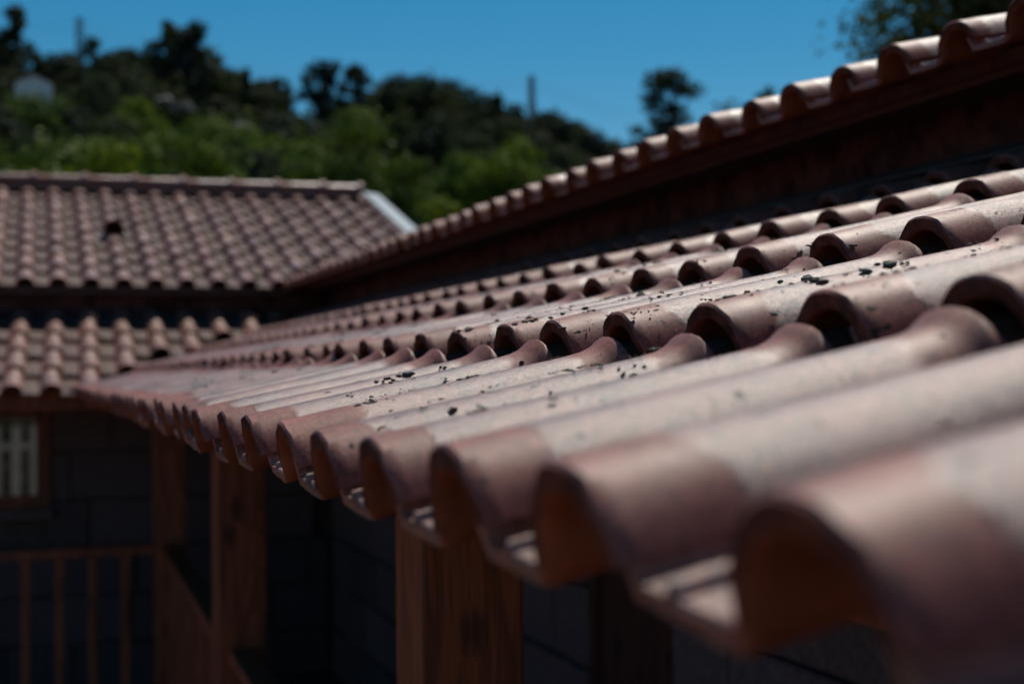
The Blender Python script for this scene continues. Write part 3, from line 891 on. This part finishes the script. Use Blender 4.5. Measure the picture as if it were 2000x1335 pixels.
def tall_tree(seed, hgt, rad, tiers=7, leaves=3000, leaf=0.16, mat=None, bare=0.35, open_=0.5):
    """tall tree with separate tufts and gaps between them, bare lower trunk"""
    rr = random.Random(seed)
    bl = []
    tiers = int(tiers * 1.7)
    for i in range(tiers):
        f = (i + 0.5) / tiers
        z = hgt * (bare + (1 - bare) * f)
        w = rad * (1.0 - 0.6 * f ** 1.6) * (0.55 + 0.45 * min(1, f * 4))
        for j in range(rr.choice((1, 2, 2, 3))):
            a = rr.uniform(0, 2 * math.pi)
            q = rr.uniform(.1, 1.0)
            bl.append((math.cos(a) * w * q, math.sin(a) * w * q, z + rr.uniform(-.04, .04) * hgt, rad * rr.uniform(.16, .34) * (1.1 - open_ * 0.4)))
    bl.append((0, 0, hgt - rad * 0.25, rad * 0.27))
    crown = crown_mesh('tall_crown', bl, leaves, leaf, mat, seed, 0.9)
    trunk = trunk_mesh('tree_trunk', hgt * 0.93, hgt * 0.016, [b[:3] for b in bl], seed)
    return trunk, crown

def plant_tree(name, label, tm, loc, scale=1.0, rz=None, group=None, cat='tree', sx=1.0):
    t = thing(name, label, cat, loc, group)
    t.rotation_euler = (0, 0, random.uniform(0, 6.28) if rz is None else rz)
    t.scale = (scale * sx, scale * sx, scale)
    obj('trunk', tm[0], t); obj('crown', tm[1], t)
    return t

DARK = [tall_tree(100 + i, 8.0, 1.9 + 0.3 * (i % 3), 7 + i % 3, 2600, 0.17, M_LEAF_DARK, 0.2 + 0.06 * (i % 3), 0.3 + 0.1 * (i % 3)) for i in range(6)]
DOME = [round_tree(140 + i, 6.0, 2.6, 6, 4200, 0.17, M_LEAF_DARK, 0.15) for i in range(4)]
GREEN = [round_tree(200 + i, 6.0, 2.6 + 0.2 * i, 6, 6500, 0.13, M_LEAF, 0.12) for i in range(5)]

def by_top(px, py_top, Y):
    """foot on the terrain under a picture point, and the height that brings the top to it"""
    p = ray(px, py_top, Y)
    z = hill_z(p.x, p.y)
    z = max(z, 0.0) if Y > 16 else 0.0
    return (p.x, p.y, z), p.z - z

# skyline wood on the crest
ORD = ('leftmost', 'second from the left', 'third from the left', 'fourth from the left', 'fifth from the left', 'sixth from the left', 'seventh from the left',
       'eighth from the left', 'ninth from the left', 'tenth from the left', 'eleventh from the left', 'twelfth from the left',
       'thirteenth from the left', 'fourteenth from the left', 'fifteenth from the left', 'sixteenth from the left')
G_SKY = 'dark trees along the hill crest'
sky_spots = [(-60, 125), (-25, 60), (2, 78), (70, 108), (92, 128), (112, 108), (138, 112), (180, 88), (215, 105), (240, 98), (262, 100), (300, 112), (330, 110),
             (400, 95), (425, 120), (452, 140), (470, 150), (505, 165), (520, 158), (545, 160), (560, 195), (760, 160), (785, 150), (815, 155), (885, 160),
             (915, 175), (945, 185), (975, 195), (1005, 205), (1065, 218), (1085, 230), (1130, 240), (1160, 262), (1190, 275), (1225, 290), (1260, 292)]
SEGS = ((0, 'at the left edge beside the tall conifer'), (130, 'between the tall conifer and the left pylon'), (300, 'between left pylon and feathery-topped tree'),
        (480, 'right of the feathery-topped tree'), (600, 'just left of the gappy pines'), (900, 'around the domed tree'), (1038, 'left of the right pylon'), (2000, 'right of the right pylon'))
seg_n = {}
for i, (px, py) in enumerate(sky_spots):
    Y = random.uniform(112, 128)
    loc, h = by_top(px, py - 6, Y)
    h = max(h, 3.0)
    if random.random() < 0.62: tm, h0 = random.choice(DOME), 6.0
    else: tm, h0 = random.choice(DARK), 8.0
    seg = next(t for lim, t in SEGS if px < lim or lim == 2000)
    seg_n[seg] = seg_n.get(seg, -1) + 1
    plant_tree('crest_tree', 'dark crest tree ' + seg + ', ' + ORD[seg_n[seg]], tm, loc, h / h0, None, G_SKY, 'tree', random.uniform(0.8, 1.15) * max(0.8, min(1.6, 5.5 / h)))
def feature(name, label, px, py, Y, tm, h0, width=None, rz=0.0, group=None):
    loc, h = by_top(px, py, Y)
    return plant_tree(name, label, tm, loc, h / h0, rz, group, 'tree', 1.0 if width is None else width / (h / h0))
feature('conifer', 'tall narrow dark conifer rising highest at the far left of the hill crest', 35, 12, 105, tall_tree(301, 10, 1.9, 11, 5000, 0.16, M_LEAF_DARK, 0.1, 0.0), 10, 0.85)
feature('leafy_tree', 'big dark tree with two feathery tops on the crest between the pylons', 335, 48, 112, tall_tree(302, 9, 2.6, 9, 3600, 0.17, M_LEAF_DARK, 0.12, 0.5), 9)
feature('leafy_tree', 'broad dark tree leaning over the slope just right of the feathery-topped crest tree', 372, 56, 110, tall_tree(303, 9, 2.6, 9, 4200, 0.17, M_LEAF_DARK, 0.1, 0.3), 9)
feature('slender_tree', 'small flat-topped tree alone on the falling crest line', 482, 134, 115, tall_tree(304, 8, 1.3, 5, 1500, 0.16, M_LEAF_DARK, 0.45, 0.2), 8)
feature('open_pine', 'gappy dark pine with sky showing through its trunks, left one of the pair', 640, 124, 104, tall_tree(305, 9, 3.2, 8, 3600, 0.17, M_LEAF_DARK, 0.42, 0.6), 9)
feature('open_pine', 'gappy dark pine with sky between its limbs, right one of the pair', 700, 128, 104, tall_tree(306, 9, 2.4, 8, 3000, 0.17, M_LEAF_DARK, 0.36, 0.5), 9)
feature('domed_tree', 'dense dark domed tree on the crest right of the gappy pines', 845, 143, 110, round_tree(307, 7, 3.4, 7, 6000, 0.18, M_LEAF_DARK, 0.05), 7)
feature('lone_tree', 'dark ragged tree standing alone against the sky behind the upper eave', 1310, 148, 62, tall_tree(308, 10, 2.3, 10, 6000, 0.12, M_LEAF_DARK, 0.12, 0.15), 10, 1.1)
feature('lone_tree', 'small dark treetop just peeking over the upper eave', 1425, 196, 62, round_tree(309, 8, 2.2, 6, 2500, 0.12, M_LEAF_DARK, 0.3), 8)
feature('lone_tree', 'tiny pointed treetop showing above the upper eave tiles near the leafy tree', 1500, 180, 62, tall_tree(312, 8, 1.2, 6, 1500, 0.12, M_LEAF_DARK, 0.4, 0.2), 8)
feature('garden_tree', 'tall leafy tree with glinting leaves close behind the upper eave at the right', 1985, -430, 26, round_tree(310, 14, 3.4, 20, 52000, 0.09, M_LEAF_OLIVE, 0.2), 14, 1.05, 0.4)

# dark wood on the upper slope below the crest
# (no one could count these: one mass of crowns)
def wood_mass():
    co, nq = [], 0
    sky_x = (-150, 0, 100, 300, 400, 460, 560, 600, 740, 780, 900, 1000, 1200, 1320)
    sky_y = (105, 92, 108, 108, 122, 160, 205, 238, 238, 180, 185, 215, 295, 335)
    for i in range(130):
        px = random.uniform(-120, 1300)
        Y = random.uniform(80, 108)
        py = np.interp(px, sky_x, sky_y) + random.uniform(18, 95)
        if 10 < px < 125 and Y < 93: Y = 100
        p = ray(px, py, Y)
        src = random.choice(DOME if i % 2 else DARK)[1]
        h0 = 6.0 if i % 2 else 8.0
        k = max(p.z - hill_z(p.x, p.y), 1.2) / h0
        w = random.uniform(0.5, 0.75)
        arr = np.empty(len(src.vertices) * 3); src.vertices.foreach_get('co', arr); arr = arr.reshape(-1, 3)
        a = random.uniform(0, 6.28); ca, sa = math.cos(a), math.sin(a)
        q = np.stack([(arr[:, 0] * ca - arr[:, 1] * sa) * w + p.x, (arr[:, 0] * sa + arr[:, 1] * ca) * w + p.y, arr[:, 2] * k + hill_z(p.x, p.y) - 0.3], 1)
        co.append(q)
    co = np.concatenate(co); m = len(co) // 4
    me = bpy.data.meshes.new('wood_mass')
    me.vertices.add(m * 4); me.vertices.foreach_set('co', co.ravel())
    me.loops.add(m * 4); me.loops.foreach_set('vertex_index', np.arange(m * 4))
    me.polygons.add(m); me.polygons.foreach_set('loop_start', np.arange(m) * 4)
    me.update(); me.validate(); me.materials.append(M_LEAF_DARK)
    return me
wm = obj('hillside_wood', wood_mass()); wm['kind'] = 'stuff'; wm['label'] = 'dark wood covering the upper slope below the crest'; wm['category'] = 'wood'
# lit green trees lower down, behind the far roof
G_LOW = 'green trees on the lower slope'
low = [(46, 178, 74), (104, 182, 74), (268, 186, 72), (165, 258, 44), (250, 266, 42), (322, 250, 50), (402, 222, 56), (455, 248, 52), (540, 262, 48), (600, 266, 46), (10, 325, 38), (95, 322, 38),
       (420, 298, 38), (640, 298, 36), (900, 292, 52), (-60, 240, 60), (1090, 330, 46)]
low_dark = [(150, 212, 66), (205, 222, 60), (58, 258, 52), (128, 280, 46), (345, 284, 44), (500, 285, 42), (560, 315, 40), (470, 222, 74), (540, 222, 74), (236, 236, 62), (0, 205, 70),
            (930, 262, 64), (1000, 232, 84), (1100, 286, 66), (1150, 306, 62), (1195, 326, 66), (610, 240, 76), (850, 225, 80), (1060, 262, 78)]  # dark leaves put the shade between the lit crowns into colour
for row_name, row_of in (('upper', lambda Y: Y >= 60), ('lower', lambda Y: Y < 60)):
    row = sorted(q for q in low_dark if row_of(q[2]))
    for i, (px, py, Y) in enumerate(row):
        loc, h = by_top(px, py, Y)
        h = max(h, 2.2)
        plant_tree('slope_tree', 'dark rounded tree, ' + ORD[i] + ' of those with shade-dark leaves on the ' + row_name + ' slope', random.choice(DOME), loc, h / 6.0, None, 'dark rounded trees on the slope', 'tree',
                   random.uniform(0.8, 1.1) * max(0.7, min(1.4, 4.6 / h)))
rows = {'front row just behind the far ridge': [], 'middle row on the lower slope': [], 'back row below the dark wood': []}
for px, py, Y in low:
    rows[list(rows)[0 if Y <= 42 else 1 if Y < 60 else 2]].append((px, py, Y))
for row, spots in rows.items():
    spots.sort()
    for i, (px, py, Y) in enumerate(spots):
        loc, h = by_top(px, py, Y)
        h = max(h, 2.2)
        plant_tree('slope_tree', 'rounded green tree, ' + ORD[i] + ' in the ' + row, random.choice(GREEN), loc, h / 6.0, None, G_LOW, 'tree', random.uniform(0.85, 1.15) * max(0.7, min(1.3, 4.0 / h)))
feature('green_tree', 'tall rounded sunlit green tree rising just behind the far roof ridge end', 705, 212, 34, round_tree(320, 9, 2.6, 8, 13000, 0.10, M_LEAF, 0.1), 9)
feature('green_tree', 'green tree filling in at the right shoulder of the tall rounded one', 790, 300, 33, round_tree(321, 7, 1.7, 7, 8000, 0.10, M_LEAF, 0.1), 7)
feature('green_tree', 'arched sunlit green tree with a dark hollow between far roof and upper eave', 1000, 268, 46, round_tree(322, 8, 2.9, 8, 11000, 0.12, M_LEAF, 0.1), 8)
feature('shrub', 'small bright yellow-green shrub beside the metal verge of the far roof', 868, 382, 24, round_tree(323, 5.5, 1.0, 7, 5000, 0.07, M_LEAF_YELLOW, 0.2), 5.5)
for (px, py, Y) in ((400, 268, 36), (210, 275, 35)):
    feature('shrub', 'yellow-green bushy treetop behind the far ridge' + (', left one of the two' if px < 300 else ', right one of the two'), px, py, Y, round_tree(330 + px, 6, 1.9, 6, 6000, 0.10, M_LEAF_YELLOW, 0.2), 6)

# leafy undergrowth over the slope: one uncountable mass
def undergrowth(n):
    g_ = np.random.default_rng(77)
    px = g_.uniform(-45, 90, n); py = g_.uniform(30, 128, n)
    keep = (px > -0.25 * py - 4) & (px < 0.75 * py + 8)
    px, py = px[keep], py[keep]
    pz = np.array([hill_z(a, b) for a, b in zip(px, py)])
    clump = 0.5 + 0.5 * np.sin(px * 1.1 + np.sin(py * .7) * 2) * np.sin(py * 0.9)
    hz = g_.random(len(px)) ** 1.5 * (0.3 + 1.6 * clump)
    c = np.stack([px, py, pz + hz], 1)
    m = len(c)
    nrm = g_.normal(size=(m, 3)) + np.array((0, 0, .5)); nrm /= np.linalg.norm(nrm, axis=1)[:, None]
    a = np.cross(nrm, g_.normal(size=(m, 3))); a /= np.linalg.norm(a, axis=1)[:, None]; b = np.cross(nrm, a)
    s = 0.22 * (0.5 + g_.random(m))[:, None]
    quad = np.stack([c - a * s - b * s * .5, c + a * s * .3 - b * s * .6, c + a * s + b * s * .3, c - a * s * .1 + b * s * .6], 1).reshape(-1, 3)
    me = bpy.data.meshes.new('undergrowth')
    me.vertices.add(m * 4); me.vertices.foreach_set('co', quad.ravel())
    me.loops.add(m * 4); me.loops.foreach_set('vertex_index', np.arange(m * 4))
    me.polygons.add(m); me.polygons.foreach_set('loop_start', np.arange(m) * 4)
    me.update(); me.validate(); me.materials.append(M_LEAF_DARK)
    return me
u_ = obj('undergrowth', undergrowth(90000)); u_['kind'] = 'stuff'; u_['label'] = 'dark leafy undergrowth covering the hillside'; u_['category'] = 'undergrowth'

# rocks on the slope
def rock_mesh(seed):
    rr = random.Random(seed)
    bm = bmesh.new(); bmesh.ops.create_icosphere(bm, subdivisions=3, radius=1)
    for v in bm.verts:
        n_ = math.sin(v.co.x * 3 + seed) * 0.15 + math.sin(v.co.y * 4.3 + seed * 2) * 0.12 + math.sin(v.co.z * 5 + seed) * 0.1
        v.co *= 1 + n_ + rr.uniform(-.03, .03); v.co.z *= 0.6
    me = bpy.data.meshes.new('boulder'); bm.to_mesh(me); bm.free(); me.materials.append(M_ROCK); return me
for px, py, Y, r_, lab in ((322, 198, 78, 0.42, 'pale grey boulder on the slope below the feathery-topped tree, higher of two'), (355, 213, 74, 0.42, 'pale grey boulder among bushes on the slope, lower of two'),
                         (472, 250, 70, 0.42, 'weathered brown boulder showing between green trees mid-slope')):
    p = ray(px, py, Y)
    o = obj('boulder', rock_mesh(px), None, (p.x, p.y, p.z), (0, 0, px)); o.scale = (r_ * 1.4, r_, r_)
    o['label'] = lab; o['category'] = 'rock'

# ------------------------------------------------------------------ hilltop house, pylons, power line
hp = ray(66, 176, 82)
hh = thing('hill_house', 'small white gabled house among the trees at the upper left of the hill', 'house', (hp.x, hp.y, hp.z - 0.9))
def gable_body(w, d, h, rise):
    V = [(-w/2, -d/2, -4), (w/2, -d/2, -4), (w/2, d/2, -4), (-w/2, d/2, -4), (-w/2, -d/2, h), (w/2, -d/2, h), (w/2, d/2, h), (-w/2, d/2, h), (0, -d/2, h + rise), (0, d/2, h + rise)]
    Fc = [(0, 1, 5, 8, 4), (2, 3, 7, 9, 6), (1, 2, 6, 5), (3, 0, 4, 7), (4, 8, 9, 7), (8, 5, 6, 9)]
    return mesh_from('hill_house_walls', V, Fc, M_WHITE)
obj('wall', gable_body(1.9, 3.0, 1.0, 0.42), hh)
for s in (-1, 1):
    rf = MB().hexa([(0, -1.6, 1.44), (s * 1.1, -1.6, 0.97), (s * 1.1, 1.6, 0.97), (0, 1.6, 1.44), (0, -1.6, 1.5), (s * 1.1, -1.6, 1.03), (s * 1.1, 1.6, 1.03), (0, 1.6, 1.5)])
    obj('roof', rf.mesh('hill_house_roof', M_CLAY), hh)

def pylon(label, px, top, Y, hgt, w):
    p = ray(px, top, Y)
    t = thing('pylon', label, 'pylon', (p.x, p.y, p.z - hgt), 'steel lattice pylons')
    for sx in (-1, 1):
        for sy in (-1, 1):
            obj('leg', MB().tube([(sx * w, sy * w, 0), (sx * w * .45, sy * w * .45, hgt)], [0.2, 0.15], 5).mesh('pylon_leg', M_STEEL), t)
    br = MB(); nseg = 9
    for i in range(nseg):
        z0, z1 = hgt * i / nseg, hgt * (i + 1) / nseg
        a, b = w * (1 - .55 * i / nseg), w * (1 - .55 * (i + 1) / nseg)
        for (q0, q1) in (((-1, -1), (1, -1)), ((1, -1), (1, 1)), ((1, 1), (-1, 1)), ((-1, 1), (-1, -1))):
            br.tube([(q0[0] * a, q0[1] * a, z0), (q1[0] * b, q1[1] * b, z1)], [0.11, 0.11], 4)
            br.tube([(q1[0] * a, q1[1] * a, z0), (q0[0] * b, q0[1] * b, z1)], [0.11, 0.11], 4)
    obj('bracing', br.mesh('pylon_bracing', M_STEEL), t)
    for z in (0.8, 0.93):
        obj('cross_arm', MB().box(-w * 1.5, -0.08, hgt * z, w * 1.5, 0.08, hgt * z + 0.16).mesh('pylon_arm', M_STEEL), t)
    return p
PYL = 300
pa = pylon('lattice pylon standing on the crest near the tall conifer at the left', 155, 34, PYL, 14.0, 0.9)
pb = pylon('lattice pylon rising above the crest between the domed tree and the lone tree', 1038, 148, PYL, 13.0, 0.8)
for i, dz_ in enumerate((-0.8, -2.6)):
    a = pa + Vector((0, 0, dz_)); b = pb + Vector((0, 0, dz_))
    a0 = a - (b - a) * 0.6; c = b + (b - a) * 0.8 + Vector((0, 0, -6))
    pts = []
    for (p0, p1, sg) in ((a0, a, 4), (a, b, 5), (b, c, 4)):
        for k in range(13):
            t = k / 12
            pts.append(tuple(p0.lerp(p1, t) - Vector((0, 0, sg * 4 * t * (1 - t)))))
    o = obj('power_line', MB().tube(pts, [0.035] * len(pts), 5).mesh('power_line', M_STEEL))
    o['label'] = ('faint upper power wire slung between the two pylons across the sky', 'faint lower power wire slung between the two pylons across the sky')[i]
    o['category'] = 'power line'; o['group'] = 'power wires'

# ------------------------------------------------------------------ white picket fence and hedge, added unseen behind the viewer for the window's reflection
fence = thing('added_picket_fence', 'white picket fence added unseen behind the viewer to mirror pale stripes in the far window', 'fence', (-0.2, -6.0, 0))
pk = MB().box(-0.07, -0.015, 0.1, 0.07, 0.015, 1.78).mesh('picket_mesh', M_WHITE, 0.004)
for i in range(-12, 13):
    obj('picket', pk, fence, (i * 0.30, 0, 0))
for z in (0.5, 1.4):
    obj('rail', MB().box(-3.8, -0.055, z, 3.8, -0.018, z + 0.08).mesh('fence_rail', M_WHITE), fence)

hedge = thing('hedge', 'dark green hedge added unseen behind the picket fence to green the window reflection', 'hedge', (0, -7.2, 0))
obj('foliage', crown_mesh('hedge_foliage', [(x * 0.8, 0, z, 0.7) for x in range(-5, 6) for z in (0.6, 1.5, 2.4)], 9000, 0.07, M_LEAF, 55), hedge)
for x in (-2.4, 0, 2.4):
    obj('stem', MB().tube([(x, 0, -0.2), (x, 0, 1.2)], [0.05, 0.03], 6).mesh('hedge_stem', M_BARK), hedge)
